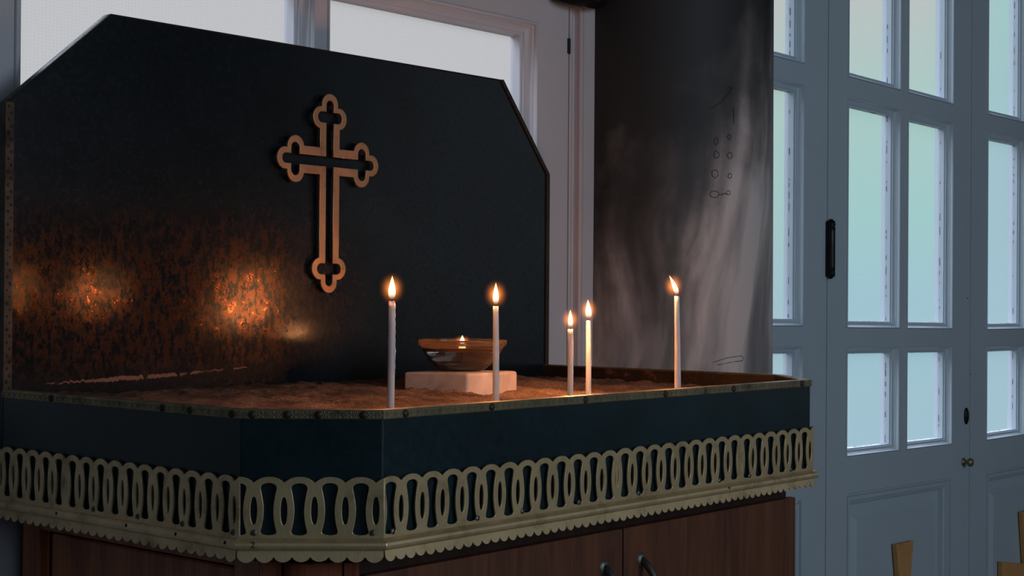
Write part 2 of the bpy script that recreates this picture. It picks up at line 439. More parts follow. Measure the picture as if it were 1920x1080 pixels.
# hinge barrel between the first two leaves
hb = MB(); hc = (1.9930, YW-.008, 0)
prof = [(0,.1545),(.004,.1545),(.0045,.158),(.0085,.1585),(.0088,.1635),(.0098,.164),(.0098,.167),(.0085,.1675),(.0085,.1705),(.0092,.171)] + \
       [(.0092, .171+.094*k/8) for k in range(1, 9)] + [(.0085,.2655),(.0085,.269),(.0098,.2695),(.0098,.273),(.0088,.2735),(.0085,.279),(.0045,.2795),(.004,.2825),(0,.2825)]
hb.lathe(prof, hc, 20); hb.box(hc[0]-.010, hc[0]+.010, YW-.006, YW+.001, .160, .277)
hb.build('hinge', M['iron'], d2)
# escutcheon and knob
es = MB(); es.lathe([(0,0),(.013,0),(.013,.003),(.010,.005),(0,.005)], n=24)
es.xform(lambda x, y, z: (2.690+x*.85, YW-z, -.178+.0+y*1.6)); eo = es.build('keyhole_plate', M['iron'], d2)
MB().lathe([(0,0),(.0035,0),(.0035,.0056),(0,.0056)], n=12).xform(lambda x,y,z:(2.690+x, YW-z, -.176+y*1.8)).build('keyhole', M['hole'], eo)
kn = MB(); kn.lathe([(0,0),(.010,0),(.010,.002),(.0055,.004),(.005,.010),(.009,.014),(.011,.019),(.009,.024),(0,.026)], n=24)
kn.xform(lambda x, y, z: (2.676+x, YW-z, -.291+y)); kn.build('door_knob', M['brass_trim'], d2)
for (x, z, r) in ((2.697, .115, .0022), (2.716, -.075, .0018)):
    MB().dome((x, YW-.0003, z), (0,-1,0), r, .0009, 10).build('nail_hole', M['hole'], d2)

# window beside the doors, behind the back board
w1 = struct(empty('window_1'), 'white painted window with frosted panes behind the black back board')
fr = MB(); y0, y1 = YW, YW+.046; WT = .568; WB = .04
fr.box(-.10, .0455, y0, y1, FZ, 1.30).box(.0455, 1.098, y0, y1, WT, 1.30).box(.0455, 1.098, y0, y1, FZ, WB)
fr.box(.521, .5445, y0, y1, WB, WT).box(1.0155, 1.098, y0, y1, WB, WT)
fr.build('frame', M['white'], w1)
WBEAD = [(.0, .046), (.0, -.001), (.0013, -.0028), (.0030, -.0028), (.0042, .000), (.0045, .006), (.0065, .007)] + \
        [(.0065 + .0100*(1-math.cos(t)), .007 + .011*math.sin(t)) for t in [PI/2*k/6 for k in range(1, 7)]] + \
        [(.0175, .0215), (.0205, .0225), (.0215, .0245), (.0220, .0440), (.0220, .0480), (0., .0480)]
idn = lambda x, y, z: (x, y, z)
glazed_pane(w1, .0455, .521, WB, WT, idn, WBEAD, 'w')
glazed_pane(w1, .5445, 1.0155, WB, WT, idn, WBEAD, 'w')
jb = MB()                    # rebated jamb: groove, quarter bead, flat
jb.prism([(1.098, YW+.046), (1.098, YW+.012), (1.1065, YW+.012), (1.1065, YW+.004), (1.110, YW+.003), (1.117, YW+.006), (1.122, YW+.010), (1.1275, YW+.010),
          (1.1280, YW-.001), (1.1305, YW-.004), (1.1335, YW-.004), (1.1350, YW-.001), (1.1350, YW+.003), (1.1380, YW+.003), (1.1390, YW-.001), (1.1700, YW-.001), (1.1700, YW+.046)], FZ, 1.30)
jb.xform(lambda x, y, z: (x, z, y)).build('jamb', M['white'], w1)
nh = MB().box(1.0945, 1.1035, YW-.0004, YW+.014, .527, .553).build('latch_slot', M['hole'], w1)

# marble column and the blackened bracket at its side
cm = MB(); CX, CY = 1.394, .620
prof = [(.2305 - .0042*max(0, min(1, (z+.6)/1.4)), z) for z in [FZ + .1*k for k in range(0, 34)]]
cm.lathe(prof, (0, 0, 0), 128)
col = cm.build('marble_column', M['column']); col.location = (CX, CY, 0)
tag(col, 'round grey marble column with diagonal veins, blackened by soot near the top', 'column', kind='structure')
def on_col(deg, z, r=.2275):
    a = math.radians(deg); return Vector((r*math.cos(a), r*math.sin(a), z))
def mark(pts, w=.0011):
    p = [on_col(a, z, .2282 - .0) for a, z in pts]
    # thin scored line: a shallow tube set half into the stone
    MB().tube(p, [w*.45] + [w]*(len(p)-2) + [w*.45], 6).build('scored_mark', M['mark'], col)
mark([(-106.0, .481), (-106.2, .475), (-107.2, .4685), (-109, .462), (-112, .4505), (-116, .4415), (-117.5,.438)])
mark([(-106.0, .481), (-107.2, .4805), (-107.8, .477)])
def ring(deg, z, ra, rz, seed):
    rr = random.Random(seed); pts = []
    for k in range(15):
        t = 2*PI*k/14; j = 1 + rr.uniform(-.16, .16)
        pts.append((deg + ra*math.cos(t)*j, z + rz*math.sin(t)*j))
    mark(pts, .0006)
for i, (a, z, ra, rz) in enumerate([(-114.2,.3835,1.0,.006), (-107.2,.3925,1.0,.0045), (-114.1,.3600,1.3,.0065), (-106.9,.3605,1.4,.0055),
        (-114.6,.3270,1.6,.0075), (-106.8,.3245,1.0,.004), (-115.0,.2915,2.2,.0060), (-107.6,.2950,1.1,.004)]):
    ring(a, z, ra, rz, i)
mark([(-113, .2905), (-111.5, .291), (-110, .2935), (-108.5, .292)], .0008)
mark([(-105, .446), (-104.6, .430), (-104.9, .414)], .0007)
mark([(-115, -.0035), (-112, -.0045), (-107, -.0015), (-102, .0005), (-98.5, .0015), (-97.8, .006), (-99, .010), (-103, .009), (-108, .007), (-112, .003), (-115, -.0005), (-115, -.0035)], .0009)
mark([(-171.5, .2975), (-163, .297), (-155, .288), (-150, .2835), (-146, .283)], .0006)
mark([(-147, .2835), (-146, .286), (-144.5, .285), (-143.5, .281), (-142, .284)], .0006)
bk = MB(); rr = random.Random(3)
vs = []; nx, nz = 14, 5
top = .70
for j in range(9):
    t = j/8.; x = 1.045 + .125*t
    zb = (.6075, .6045, .6035, .6040, .6055, .6050, .6065, .6100, .6130)[j]
    pr = .030 + .016*math.sin(t*PI)
    ring_ = [(x, YW-.002, zb+.004), (x, YW-pr*.6, zb), (x, YW-pr, zb+.008), (x, YW-pr*1.1, zb+.05), (x, YW-pr*.9, top), (x, YW-.002, top)]
    vs += ring_
fs = []
for j in range(8):
    for k in range(6):
        k2 = (k+1) % 6; fs.append((j*6+k, j*6+k2, (j+1)*6+k2, (j+1)*6+k))
fs += [tuple(range(6)), tuple(reversed(range(48, 54)))]
bk.add(vs, fs, False)
tag(bk.build('wall_bracket', M['iron'], None, .002), 'soot-black bracket on the window jamb beside the marble column, cut by the top edge', 'bracket')

# ------------------------------------------------------------------ the candle stand
W = 1.0; c1, c2 = .093, .099; DL, DR = .521, .5415
OUT = [(0, DL), (0, c2), (c1, 0), (W-c1, 0), (W, c2), (W, DR)]
def normals(path):
    ns = []
    for a, b in zip(path[:-1], path[1:]):
        d = Vector((b[0]-a[0], b[1]-a[1])).normalized(); ns.append(Vector((d.y, -d.x)))
    return ns
def offset_pt(path, ns, i, o):
    p = Vector(path[i])
    if i == 0: return p + ns[0]*o
    if i == len(path)-1: return p + ns[-1]*o
    m = (ns[i-1]+ns[i]).normalized(); return p + m*(o/m.dot(ns[i]))
def sweep(path, prof, mb=None, smooth=False):
    mb = mb or MB(); ns = normals(path); n = len(prof); vs = []
    for i in range(len(path)):
        for o, z in prof:
            p = offset_pt(path, ns, i, o); vs.append((p.x, p.y, z))
    fs = []
    for i in range(len(path)-1):
        for k in range(n):
            k2 = (k+1) % n; fs.append((i*n+k, i*n+k2, (i+1)*n+k2, (i+1)*n+k))
    fs += [tuple(range(n)), tuple(reversed(range((len(path)-1)*n, len(path)*n)))]
    return mb.add(vs, fs, smooth)
NS = normals(OUT)
stand = empty('candle_stand', (0, 0, 0))
tag(stand, 'dark enamelled church candle stand with brass gallery, tall black back board and wooden cabinet base', 'candle stand')

# tray walls and liner
sweep(OUT, [(0, -.002), (0, -.124), (-.010, -.124), (-.010, -.002)]).build('tray_wall', M['tray'], stand, .0012)
inn = MB(); sweep(OUT, [(-.0101, -.0015), (-.0101, -.06), (-.0120, -.06), (-.0120, -.0015)], inn)
ns = NS; ip = [offset_pt(OUT, NS, i, -.0101) for i in range(6)]
vs = [(p.x, p.y, -.06) for p in ip] + [(p.x, p.y, -.064) for p in ip]
inn.add(vs, [tuple(range(6)), tuple(reversed(range(6, 12)))] + [(i, (i+1) % 6, (i+1) % 6+6, i+6) for i in range(6)])
inn.build('tray_liner', M['inner'], stand)
# embossed rim strip
rim = sweep(OUT, [(.0014, .0006), (.0018, -.0078), (.0008, -.0088), (-.0002, -.0084), (-.0002, -.0020), (-.0120, -.0020), (-.0128, .0000), (-.0100, .0008)])
for si in range(5):
    a = offset_pt(OUT, NS, si, .0015); b = offset_pt(OUT, NS, si+1, .0015); n = NS[si]; d = (b-a); Ls = d.length; d.normalize()
    if si == 4: continue
    nrep = int(Ls/.0105)
    for k in range(nrep):
        u = (k+.5)*Ls/nrep; c = a + d*u
        q = Vector((c.x, c.y, -.0042)); n3 = Vector((n.x, n.y, 0)); d3 = Vector((d.x, d.y, 0))
        if si == 3:
            if k % 2 == 0: rim.dome(q, n3, .003, .001, 8, 2)
            continue
        for j in range(6):                        # little five-petalled rosettes between beads
            an = 2*PI*j/6
            rim.dome(q + d3*.0022*math.cos(an) + Vector((0,0,1))*.0022*math.sin(an), n3, .00105, .0010, 6, 2)
        rim.dome(q, n3, .0010, .0012, 6, 2)
        for zz in (-.0022, .0022):
            rim.dome(q + d3*.0052 + Vector((0,0,zz)), n3, .0013, .0009, 6, 2)
rimo = rim.build('rim_strip', M['brass_trim'], stand, recalc=False)
for si, u in [(0, .10), (0, .30), (0, .345), (0, .41), (1, .012), (1, .045), (1, .075), (1, .118), (2, .03), (2, .157), (2, .315), (2, .47), (2, .62), (2, .79)]:
    a = offset_pt(OUT, NS, si, .0020); b = offset_pt(OUT, NS, si+1, .0020); d = (b-a).normalized(); c = a+d*u
    MB().dome((c.x, c.y, -.0042), (NS[si].x, NS[si].y, 0), .0040, .0022, 14, 3).build('rim_stud', M['trim_dark'], rimo)

# pierced gallery of interlaced rings
def gallery_outline(n0, n1, p, mg=.0016):
    """phases: ring crowns at integers, crossings at halves; returns outline and holes in (u, v)"""
    def topv(t):
        s = abs((t+.5) % 1.0 - .5)*2
        return -.0058*s**2.4
    u0, u1 = n0*p, n1*p
    K = int((n1-n0)*16)
    outl = [(u0 + (u1-u0)*k/K, topv(n0 + (n1-n0)*k/K)) for k in range(K+1)] + [(u1, -.0622), (u0, -.0622)]
    holes = []
    def hw(t):     # half width of the waisted hole, in pitches, t from top 0 to bottom 1
        base = .17 + .165*(abs(t-.54)/.54)**1.75 if t < .54 else .17 + .150*((t-.54)/.46)**1.9
        cap = 1.
        if t < .13: cap = math.sqrt(max(0, 1-((.13-t)/.13)**2))
        if t > .92: cap = math.sqrt(max(0, 1-((t-.92)/.08)**2))
        return base*cap
    v0, v1 = -.0052, -.0560
    for c in range(int(math.floor(n0)), int(math.ceil(n1))+1):
        ts = [0, .006, .02, .045, .08, .13] + [.13+.79*k/18 for k in range(1, 19)] + [.95, .975, .99, 1.]
        Lf = [((c - hw(t))*p, v0+(v1-v0)*t) for t in ts]; Rt = [((c + hw(t))*p, v0+(v1-v0)*t) for t in ts]
        poly = Lf + Rt[::-1][1:-1] if hw(0) == 0 else Lf + Rt[::-1]
        holes.append(poly)
    for c in range(int(math.floor(n0))-1, int(math.ceil(n1))+1):
        cc = (c+.5)*p
        holes.append([(cc + .125*p*math.cos(t)*(abs(math.cos(t))**-.15 if abs(math.cos(t)) > .01 else 1), -.0322 + .0138*math.sin(t)) for t in [2*PI*k/24 for k in range(24)]])
    res = []
    def clip(poly, lim, sgn):
        o = []
        for i in range(len(poly)):
            a, b = poly[i-1], poly[i]; ina, inb = sgn*(a[0]-lim) >= 0, sgn*(b[0]-lim) >= 0
            if ina != inb:
                f = (lim-a[0])/(b[0]-a[0]); o.append((lim, a[1]+(b[1]-a[1])*f))
            if inb: o.append(b)
        return o
    for h in holes:
        h = clip(clip(h, u0+mg, 1), u1-mg, -1) if h else h
        if len(h) >= 3 and (max(x for x, _ in h)-min(x for x, _ in h)) > .0012: res.append(h)
    return outl, res
def gallery_panel(origin, d, nrm, n0, n1, p, ztop, tilt=0., mat='brass'):
    outl, holes = gallery_outline(n0, n1, p)
    cu = bpy.data.curves.new('g', 'CURVE'); cu.dimensions = '2D'; cu.fill_mode = 'BOTH'; cu.extrude = .0007
    cu.bevel_depth = .00045; cu.bevel_resolution = 1
    rj = random.Random(int(n0*31+n1*7+ztop*1000))
    for poly in [outl]+holes:
        sp = cu.splines.new('POLY'); sp.points.add(len(poly)-1); sp.use_cyclic_u = True
        jx, jz = (0, 0) if poly is outl else (rj.uniform(-.0003, .0003), rj.uniform(-.0003, .0003))
        for q, (u, v) in zip(sp.points, poly): q.co = (u+jx, v+jz, 0, 1)
    ob = bpy.data.objects.new('g', cu); COL.objects.link(ob)
    dg = bpy.context.evaluated_depsgraph_get(); me = bpy.data.meshes.new_from_object(ob.evaluated_get(dg))
    bpy.data.objects.remove(ob); bpy.data.curves.remove(cu)
    me.name = 'gallery_panel'; me.materials.clear(); me.materials.append(M[mat])
    u0 = n0*p
    for v in me.vertices:
        u, w, t = v.co.x-u0, v.co.y, v.co.z
        v.co = (origin.x + d.x*u + nrm.x*(t+w*0), origin.y + d.y*u + nrm.y*t, ztop + w + tilt*u)
    o = bpy.data.objects.new('gallery_panel', me); COL.objects.link(o); o.parent = stand
    return o
GO = .0036; ZT = -.0635
def seg(si, o=GO):
    a = offset_pt(OUT, NS, si, o); b = offset_pt(OUT, NS, si+1, o); d = b-a; Ls = d.length; return a, d.normalized(), NS[si], Ls
panels = []
a, d, n, Ls = seg(0); p = Ls/16.35; panels += [gallery_panel(a, d, n, 0.35, 5.5, p, ZT), gallery_panel(a + d*(5.15*p), d, n, 5.5, 16.7, p, ZT)]
a, d, n, Ls = seg(1); p = Ls/4.76; panels.append(gallery_panel(a, d, n, 0.0, 4.76, p, ZT-.0004))
a, d, n, Ls = seg(2); p = Ls/28.1
for n0, n1, dzp in ((-.3, 12.5, 0), (12.5, 21.5, .0006), (21.5, 27.8, -.0002)):
    panels.append(gallery_panel(a + d*((n0+.3)*p), d, n, n0, n1, p, ZT+dzp))
a, d, n, Ls = seg(3); panels.append(gallery_panel(a, d, n, 0., 4.7, Ls/4.7, ZT))
a, d, n, Ls = seg(4); panels.append(gallery_panel(a, d, n, 0., 15.0, Ls/15., ZT))
def screw(si, u, z, o, r=.0038, label=None):
    a, d, n, Ls = seg(si, o); c = a + d*u; n3 = Vector((n.x, n.y, 0)); d3 = Vector((d.x, d.y, 0))
    mb = MB(); c3 = Vector((c.x, c.y, z)); mb.dome(c3, n3, r, .0018, 16, 3)
    o_ = mb.build('screw', M['screw'], stand)
    t = (d3*.6 + Vector((0,0,.8))).normalized()*r*.62; s_ = t.cross(n3).normalized()*.0004; q = c3 + n3*.0017
    MB().add([q-t-s_, q+t-s_, q+t+s_, q-t+s_, q-t-s_+n3*.0004, q+t-s_+n3*.0004, q+t+s_+n3*.0004, q-t+s_+n3*.0004],
             [(0,1,2,3),(4,5,6,7),(0,1,5,4),(1,2,6,5),(2,3,7,6),(3,0,4,7)]).build('screw_slot', M['hole'], o_)
_, _, _, L0 = seg(0); _, _, _, L1 = seg(1); _, _, _, L2 = seg(2)
for si, u in [(0, L0*.44), (0, L0*.625), (0, L0*.80), (0, L0-.006), (1, .0155), (1, L1-.010), (2, .012), (2, .0285*4.7), (2, .205), (2, .302), (2, .414), (2, .585), (2, .655), (2, .758)]:
    screw(si, u, ZT-.0535, GO+.0009, .0033)
# bead moulding under the gallery and scalloped fringe
CURV = [(.0040, -.1200), (.0048, -.1222), (.0085, -.1238), (.0112, -.1258), (.0118, -.1285), (.0112, -.1312), (.0090, -.1330), (.0060, -.1338), (.0030, -.1338), (.0005, -.1338), (.0005, -.1200)]
sweep(OUT, CURV).build('bead_moulding', M['brass'], stand, .0006)
def fringe(si, pitch, tilt=0):
    a, d, n, Ls = seg(si, .0045); k = max(1, round(Ls/pitch)); pt = Ls/k
    zt, zn, tip = -.1334, -.1398, .0052; pts = []; rr = random.Random(si+5)
    for i in range(k):
        tp = tip*rr.uniform(.85, 1.1)
        for j in range(8):
            t = j/8.; pts.append(((i+t)*pt, zn - tp*math.sin(PI*t)**.65))
    pts.append((k*pt, zn)); m = len(pts); vs = []
    for th in (0, .0013):
        for u, z in pts:
            c = a + d*u + n*(th + .0022*(zt-z)/.012); vs.append((c.x, c.y, z))
        for u, z in pts:
            c = a + d*u + n*th; vs.append((c.x, c.y, zt))
    fs = []; 
    for i in range(m-1):
        fs.append((i, i+1, m+i+1, m+i)); fs.append((2*m+i, 3*m+i, 3*m+i+1, 2*m+i+1))
        fs.append((i, 2*m+i, 2*m+i+1, i+1))
    return MB().add(vs, fs).build('scalloped_fringe', M['brass'], stand)
fringe(0, .0150); fringe(1, .0172); fringe(2, .0138); fringe(3, .0172); fringe(4, .015)
# stamped figure on the corner of the moulding
cu = bpy.data.curves.new('f', 'FONT'); cu.body = '2'; cu.size = .0085; cu.extrude = .0002
to = bpy.data.objects.new('f', cu); COL.objects.link(to)
me = bpy.data.meshes.new_from_object(to.evaluated_get(bpy.context.evaluated_depsgraph_get())); bpy.data.objects.remove(to)
a, d, n, Ls = seg(1, .0119)
for v in me.vertices:
    u, w, t = v.co.x+.0165, v.co.y-.1302, v.co.z
    v.co = (a.x+d.x*u+n.x*t, a.y+d.y*u+n.y*t, w)
me.materials.clear(); me.materials.append(M['hole']); so = bpy.data.objects.new('stamped_number', me); COL.objects.link(so); so.parent = stand
for si, u in [(0, L0*.30), (0, L0*.60), (0, L0*.795), (0, L0-.010), (2, .60)]:
    a, d, n, Ls = seg(si, .0112); c = a+d*u
    MB().dome((c.x, c.y, -.1270), (n.x, n.y, 0), .0022, .0008, 10, 2).build('pin_hole', M['hole'], stand)

# back board with its cut corners
def bpos(x, z, y): return (x, y + DL + (DR-DL)*x, z)
bd = [(0, -.055), (W, -.055), (W, .312), (.880, .454), (.141, .450), (0, .329)]
MB().prism(bd, 0, .012).xform(lambda x, y, z: bpos(x, z, y)).build('back_board', M['board'], stand, .001)
rr = random.Random(11)
def edge_strip(p0, p1, w=.0095):
    es_ = MB()
    a, b = Vector(p0), Vector(p1); d = (b-a).normalized(); nn = Vector((-d.y, d.x))
    c = Vector((.5, .2));  nn = nn if (c-a).dot(nn) > 0 else -nn
    q = [a-nn*.0012, b-nn*.0012, b+nn*w, a+nn*w]
    es_.prism([(v.x, v.y) for v in q], -.0022, .0135); Ls = (b-a).length
    for k in range(int(Ls/.0075)):
        c = a + d*(k+.5)*.0075 + nn*w*(.3 if k % 2 else .68)
        es_.dome((c.x, -.0022, c.y), (0, -1, 0), .0022*rr.uniform(.7, 1.1), .0012, 7, 2)
    es_.xform(lambda x, y, z: bpos(x, z, y)).build('edge_strip', M['trim_dark'], stand, recalc=False)
edge_strip((0, -.002), (0, .329)); edge_strip((W, .312), (W, -.002), .007); edge_strip((.880, .454), (W, .312), .0055)
MB().prism([(0,.329),(.141,.450),(.880,.454),(.879,.4515),(.1415,.4475),(.0015,.3275)], -.001, .0128).xform(lambda x, y, z: bpos(x, z, y)).build('top_edging', M['matte'], stand)

# openwork budded cross on the board
def outer_arm(Ln, s):
    """right half of one arm pointing up: stem, side bud, end bud"""
    r, cx, cz, tz = .0146, .0168, Ln-.0330, Ln-.0146
    def circ(cx_, cz_, t0, t1, n): return [(cx_ + r*math.cos(t0+(t1-t0)*k/n), cz_ + r*math.sin(t0+(t1-t0)*k/n)) for k in range(n+1)]
    P = [(s, s)]
    D = math.hypot(cx, tz-cz); mid = Vector((cx/2, (cz+tz)/2)); h = math.sqrt(r*r - D*D/4)
    nt_ = mid + Vector(((tz-cz), cx)).normalized()*h
    P += circ(cx, cz, -math.acos((s-cx)/r), math.atan2(nt_.y-cz, nt_.x-cx), 14)
    P += circ(0, tz, math.atan2(nt_.y-tz, nt_.x), PI/2, 10)
    return P
def inner_arm(Ln, s):
    cz, hl, hh = Ln-.0325, .0232, .0082
    P = [(s, s), (s, cz-hh)]
    P += [(hl-hh + hh*math.cos(t), cz + hh*math.sin(t)) for t in [-PI/2 + PI*k/12 for k in range(13)]]
    P += [(s, cz+hh)]
    zt = Ln-.0082-s
    P += [(s*math.cos(t), zt + s*math.sin(t)) for t in [PI/2*k/8 for k in range(9)]]
    return P
def full_cross(armf, s, Ls):
    pts = []
    for k, Ln in enumerate(Ls):           # up, right, down, left going clockwise
        R = armf(Ln, s); arm = [(-x, z) for x, z in R] + [(x, z) for x, z in reversed(R[:-1])]
        a = -PI/2*k; ca, sa = math.cos(a), math.sin(a)
        tp = [(x*ca - z*sa, x*sa + z*ca) for x, z in arm]
        pts += tp[1:]
    return pts
outer = full_cross(outer_arm, .0180, (.0936, .0950, .1812, .0962))
inner = full_cross(inner_arm, .0075, (.0936, .0950, .1812, .0962))
def curve_plate(polys, thick, bev, fn, name, mat, parent):
    cu = bpy.data.curves.new('c', 'CURVE'); cu.dimensions = '2D'; cu.fill_mode = 'BOTH'; cu.extrude = thick; cu.bevel_depth = bev; cu.bevel_resolution = 2
    for poly in polys:
        sp = cu.splines.new('POLY'); sp.points.add(len(poly)-1); sp.use_cyclic_u = True
        for q, (u, v) in zip(sp.points, poly): q.co = (u, v, 0, 1)
    ob = bpy.data.objects.new('c', cu); COL.objects.link(ob)
    me = bpy.data.meshes.new_from_object(ob.evaluated_get(bpy.context.evaluated_depsgraph_get())); bpy.data.objects.remove(ob)
    for v in me.vertices: v.co = fn(v.co.x, v.co.y, v.co.z)
    me.name = name; me.materials.clear(); me.materials.append(M[mat]); o = bpy.data.objects.new(name, me); COL.objects.link(o); o.parent = parent; return o
CRX, CRZ = .4978, .2960
def cfn(u, v, t): return bpos(CRX+u, CRZ+v, -.0085-t)
curve_plate([outer, inner], .0012, .0007, cfn, 'budded_cross', 'copper', stand)
for u, v in ((0, .083), (0, -.16), (.075, 0), (-.075, 0)):      # fixing pegs holding the cross off the board
    c = bpos(CRX+u*1.0+.0125*(u == 0), CRZ+v+.0125*(v == 0), 0)
    MB().tube([(c[0], c[1]-.0085, c[2]), (c[0], c[1]+.001, c[2])], .003, 10).build('cross_peg', M['trim_dark'], stand)

# ---- cabinet below
CAB = [(.035, .50), (.035, .111), (.0955, .035), (.930, .035), (.962, .075), (.962, .52)]
CN = normals(CAB)
cab = MB(); ipp = [Vector(p) for p in CAB]
inset = [offset_pt(CAB, CN, i, -.012) for i in range(6)]
vs = [(p.x, p.y, FZ+.0) for p in inset] + [(p.x, p.y, -.118) for p in inset]
cab.add(vs, [tuple(range(6)), tuple(reversed(range(6, 12)))] + [(i, (i+1) % 6, (i+1) % 6+6, i+6) for i in range(6)])
cab.build('cabinet_body', M['wood_dark'], stand)
CORN = [(-.004, -.1245), (-.006, -.134), (-.010, -.141), (-.016, -.146), (-.024, -.149), (-.036, -.1505), (-.050, -.1505), (-.050, -.1245)]
sweep(OUT, CORN, smooth=False).build('cornice', M['wood_dark'], stand)
def cdoor(x0, x1, hx):
    o = MB().box(x0, x1, .035, .0468, FZ+.08, -.1650).build('cabinet_door', M['wood'], stand, .0012)
    mb = MB(); pts = []
    for k in range(17):
        t = k/16.; pts.append((hx, .035 - .026*math.sin(PI*t)**.7, -.207 - .085*t))
    mb.tube(pts, [.0050 - .0012*math.sin(PI*k/16.) for k in range(17)], 12)
    mb.dome((hx, .035, -.207), (0,-1,0), .009, .003, 16).dome((hx, .035, -.292), (0,-1,0), .009, .003, 16)
    mb.build('handle', M['pewter'], o)
cdoor(.1060, .5283, .4925); cdoor(.5307, .9300, .5668)
# left side: stile, rails and sunk panel
sd = MB(); x0, x1 = .035, .0470
sd.box(x0, x1, .4990, .535, FZ+.0, -.150).box(x0, x1, .1110, .150, FZ, -.150).box(x0, x1, .150, .4990, FZ, FZ+.12).box(x0, x1, .150, .499, -.160, -.150)
sd.build('side_frame', M['wood_side'], stand, .0015)
MB().box(.0415, .0475, .1560, .4860, FZ+.13, -.163).build('side_panel', M['wood_side'], stand, .004)
# corner post: flat fillets and a half-round shaft
cn = Vector((-(.111-.035), -(.0955-.035))).normalized(); cd = Vector((.0955-.035, .035-.111)).normalized(); P1 = Vector((.035, .111))
def fillet(u0, u1, t=.003):
    q = [P1+cd*u0+cn*t, P1+cd*u1+cn*t, P1+cd*u1-cn*.012, P1+cd*u0-cn*.012]
    vs = [(v.x, v.y, FZ) for v in q] + [(v.x, v.y, -.1506) for v in q]
    return MB().add(vs, [(0,1,2,3),(7,6,5,4),(0,1,5,4),(1,2,6,5),(2,3,7,6),(3,0,4,7)])
Lc = (Vector((.0955, .035))-P1).length
fillet(0, .0215).build('corner_fillet', M['wood_post'], stand, .001); fillet(Lc-.014, Lc).build('corner_fillet', M['wood_post'], stand, .001)
hs = MB(); nseg = 20; u0, u1 = .0225, Lc-.015; cm_ = P1 + cd*((u0+u1)/2); R_ = (u1-u0)/2
vs = []
for z in (FZ, -.1506):
    for k in range(nseg+1):
        t = PI*k/nseg; q = cm_ - cd*R_*math.cos(t) + cn*R_*.75*math.sin(t) - cn*.004; vs.append((q.x, q.y, z))
m = nseg+1; fs = [(k, k+1, m+k+1, m+k) for k in range(nseg)] + [tuple(range(m)), tuple(reversed(range(m, 2*m))), (0, m-1, 2*m-1, m)]
hs.add(vs, fs, True).build('corner_post', M['wood_post'], stand, recalc=True)

# ------------------------------------------------------------------ sand
def smooth(a, b, x):
    t = max(0, min(1, (x-a)/(b-a))); return t*t*(3-2*t)
def sand_z(x, y):
    back = DL + (DR-DL)*x
    z = -.0225 + .013*smooth(.18, .50, y)*(1-smooth(.62, .95, x)*.75) + .002*smooth(.35, .05, x)
    z += .0045*(noise.noise(Vector((x*11, y*11, 2.3)))) + .0040*noise.noise(Vector((x*30, y*30, 5.1))) + .0030*noise.noise(Vector((x*75, y*75, 1.1))) + .0016*noise.noise(Vector((x*190, y*190, 3.1)))
    z += .006*math.exp(-((x-.735)**2/.010 + (y-.43)**2/.006))
    return z
sp_poly = [offset_pt(OUT, NS, i, -.0104) for i in range(6)]
def clampin(x, y):
    # clip to the cut front corners
    a = c2*.0
    lx = .0104; rx = W-.0104; x = min(max(x, lx), rx)
    fy = .0104
    if x < c1+.006: fy = max(fy, c2*(1-(x-.0)/c1)+.0145)
    if x > W-c1-.006: fy = max(fy, c2*(1-(W-x)/c1)+.0145)
    by = DL+(DR-DL)*x-.0006
    return x, fy, by
nx, ny = 300, 150; vs = []; fs = []
for i in range(nx+1):
    x = .0106 + (W-.0212)*i/nx; x, fy, by = clampin(x, 0)
    for j in range(ny+1):
        y = fy + (by-fy)*j/ny; vs.append((x, y, sand_z(x, y)))
for i in range(nx):
    for j in range(ny): fs.append((i*(ny+1)+j, (i+1)*(ny+1)+j, (i+1)*(ny+1)+j+1, i*(ny+1)+j+1))
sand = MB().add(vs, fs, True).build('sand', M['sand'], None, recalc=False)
tag(sand, 'brown coarse sand filling the tray of the candle stand', 'sand', kind='stuff')

# ------------------------------------------------------------------ marble block and oil lamp
BZ0, BZ1 = -.024, .0088
A_ = Vector((.5538, .3112)); Lft = Vector((.5270, .3790)); Rgt = Vector((.6560, .3110)); bq = [A_, Rgt, Rgt + (Lft-A_)*1.25, Lft + (Lft-A_)*.25]
vs = [(p.x, p.y, BZ0) for p in bq] + [(p.x, p.y, BZ1) for p in bq]
blk = MB().add(vs, [(3,2,1,0),(4,5,6,7),(0,1,5,4),(1,2,6,5),(2,3,7,6),(3,0,4,7)]).build('marble_block', M['block'], None, .0035, 3)
tag(blk, 'pale marble block lying on the sand under the glass bowl', 'block')
ol = empty('oil_lamp', (.602, .3650, .0092))
tag(ol, 'clear glass bowl of oil with a small floating flame, on the marble block', 'oil lamp')
Hb = .0425
prof_o = [(0, 0), (.026, 0), (.029, .0008), (.0335, .0035), (.040, .0085), (.0475, .0165), (.0525, .0245), (.0560, .0315), (.0575, .0335), (.0598, .0342), (.0605, .0350), (.0612, .0405), (.0613, .0420), (.0605, Hb)]
prof_i = [(.0588, .0422), (.0582, .0400), (.0575, .0345), (.0540, .0320), (.0503, .0248), (.0453, .0172), (.0378, .0100), (.0310, .0058), (.026, .0035), (0, .0030)]
MB().lathe(prof_o+prof_i, n=96).build('glass_bowl', M['glass'], ol)
wl = .0268
def fill(z0, z1, n=24, e=-.00015):
    # radius of the bowl's inner wall at z
    tb = sorted([(z, r) for r, z in prof_i])
    def rad(z):
        for (za, ra), (zb, rb) in zip(tb[:-1], tb[1:]):
            if za <= z <= zb: return ra + (rb-ra)*(z-za)/(zb-za)
        return tb[-1][1]
    ps = [(0, z0)] + [(rad(z0+(z1-z0)*k/n)+e, z0+(z1-z0)*k/n) for k in range(n+1)] + [(0, z1)]
    return MB().lathe(ps, n=96)
fill(.0032, wl).build('water', M['water'], ol)
fill(wl+.0002, .0315, 8).build('oil', M['oil'], ol)
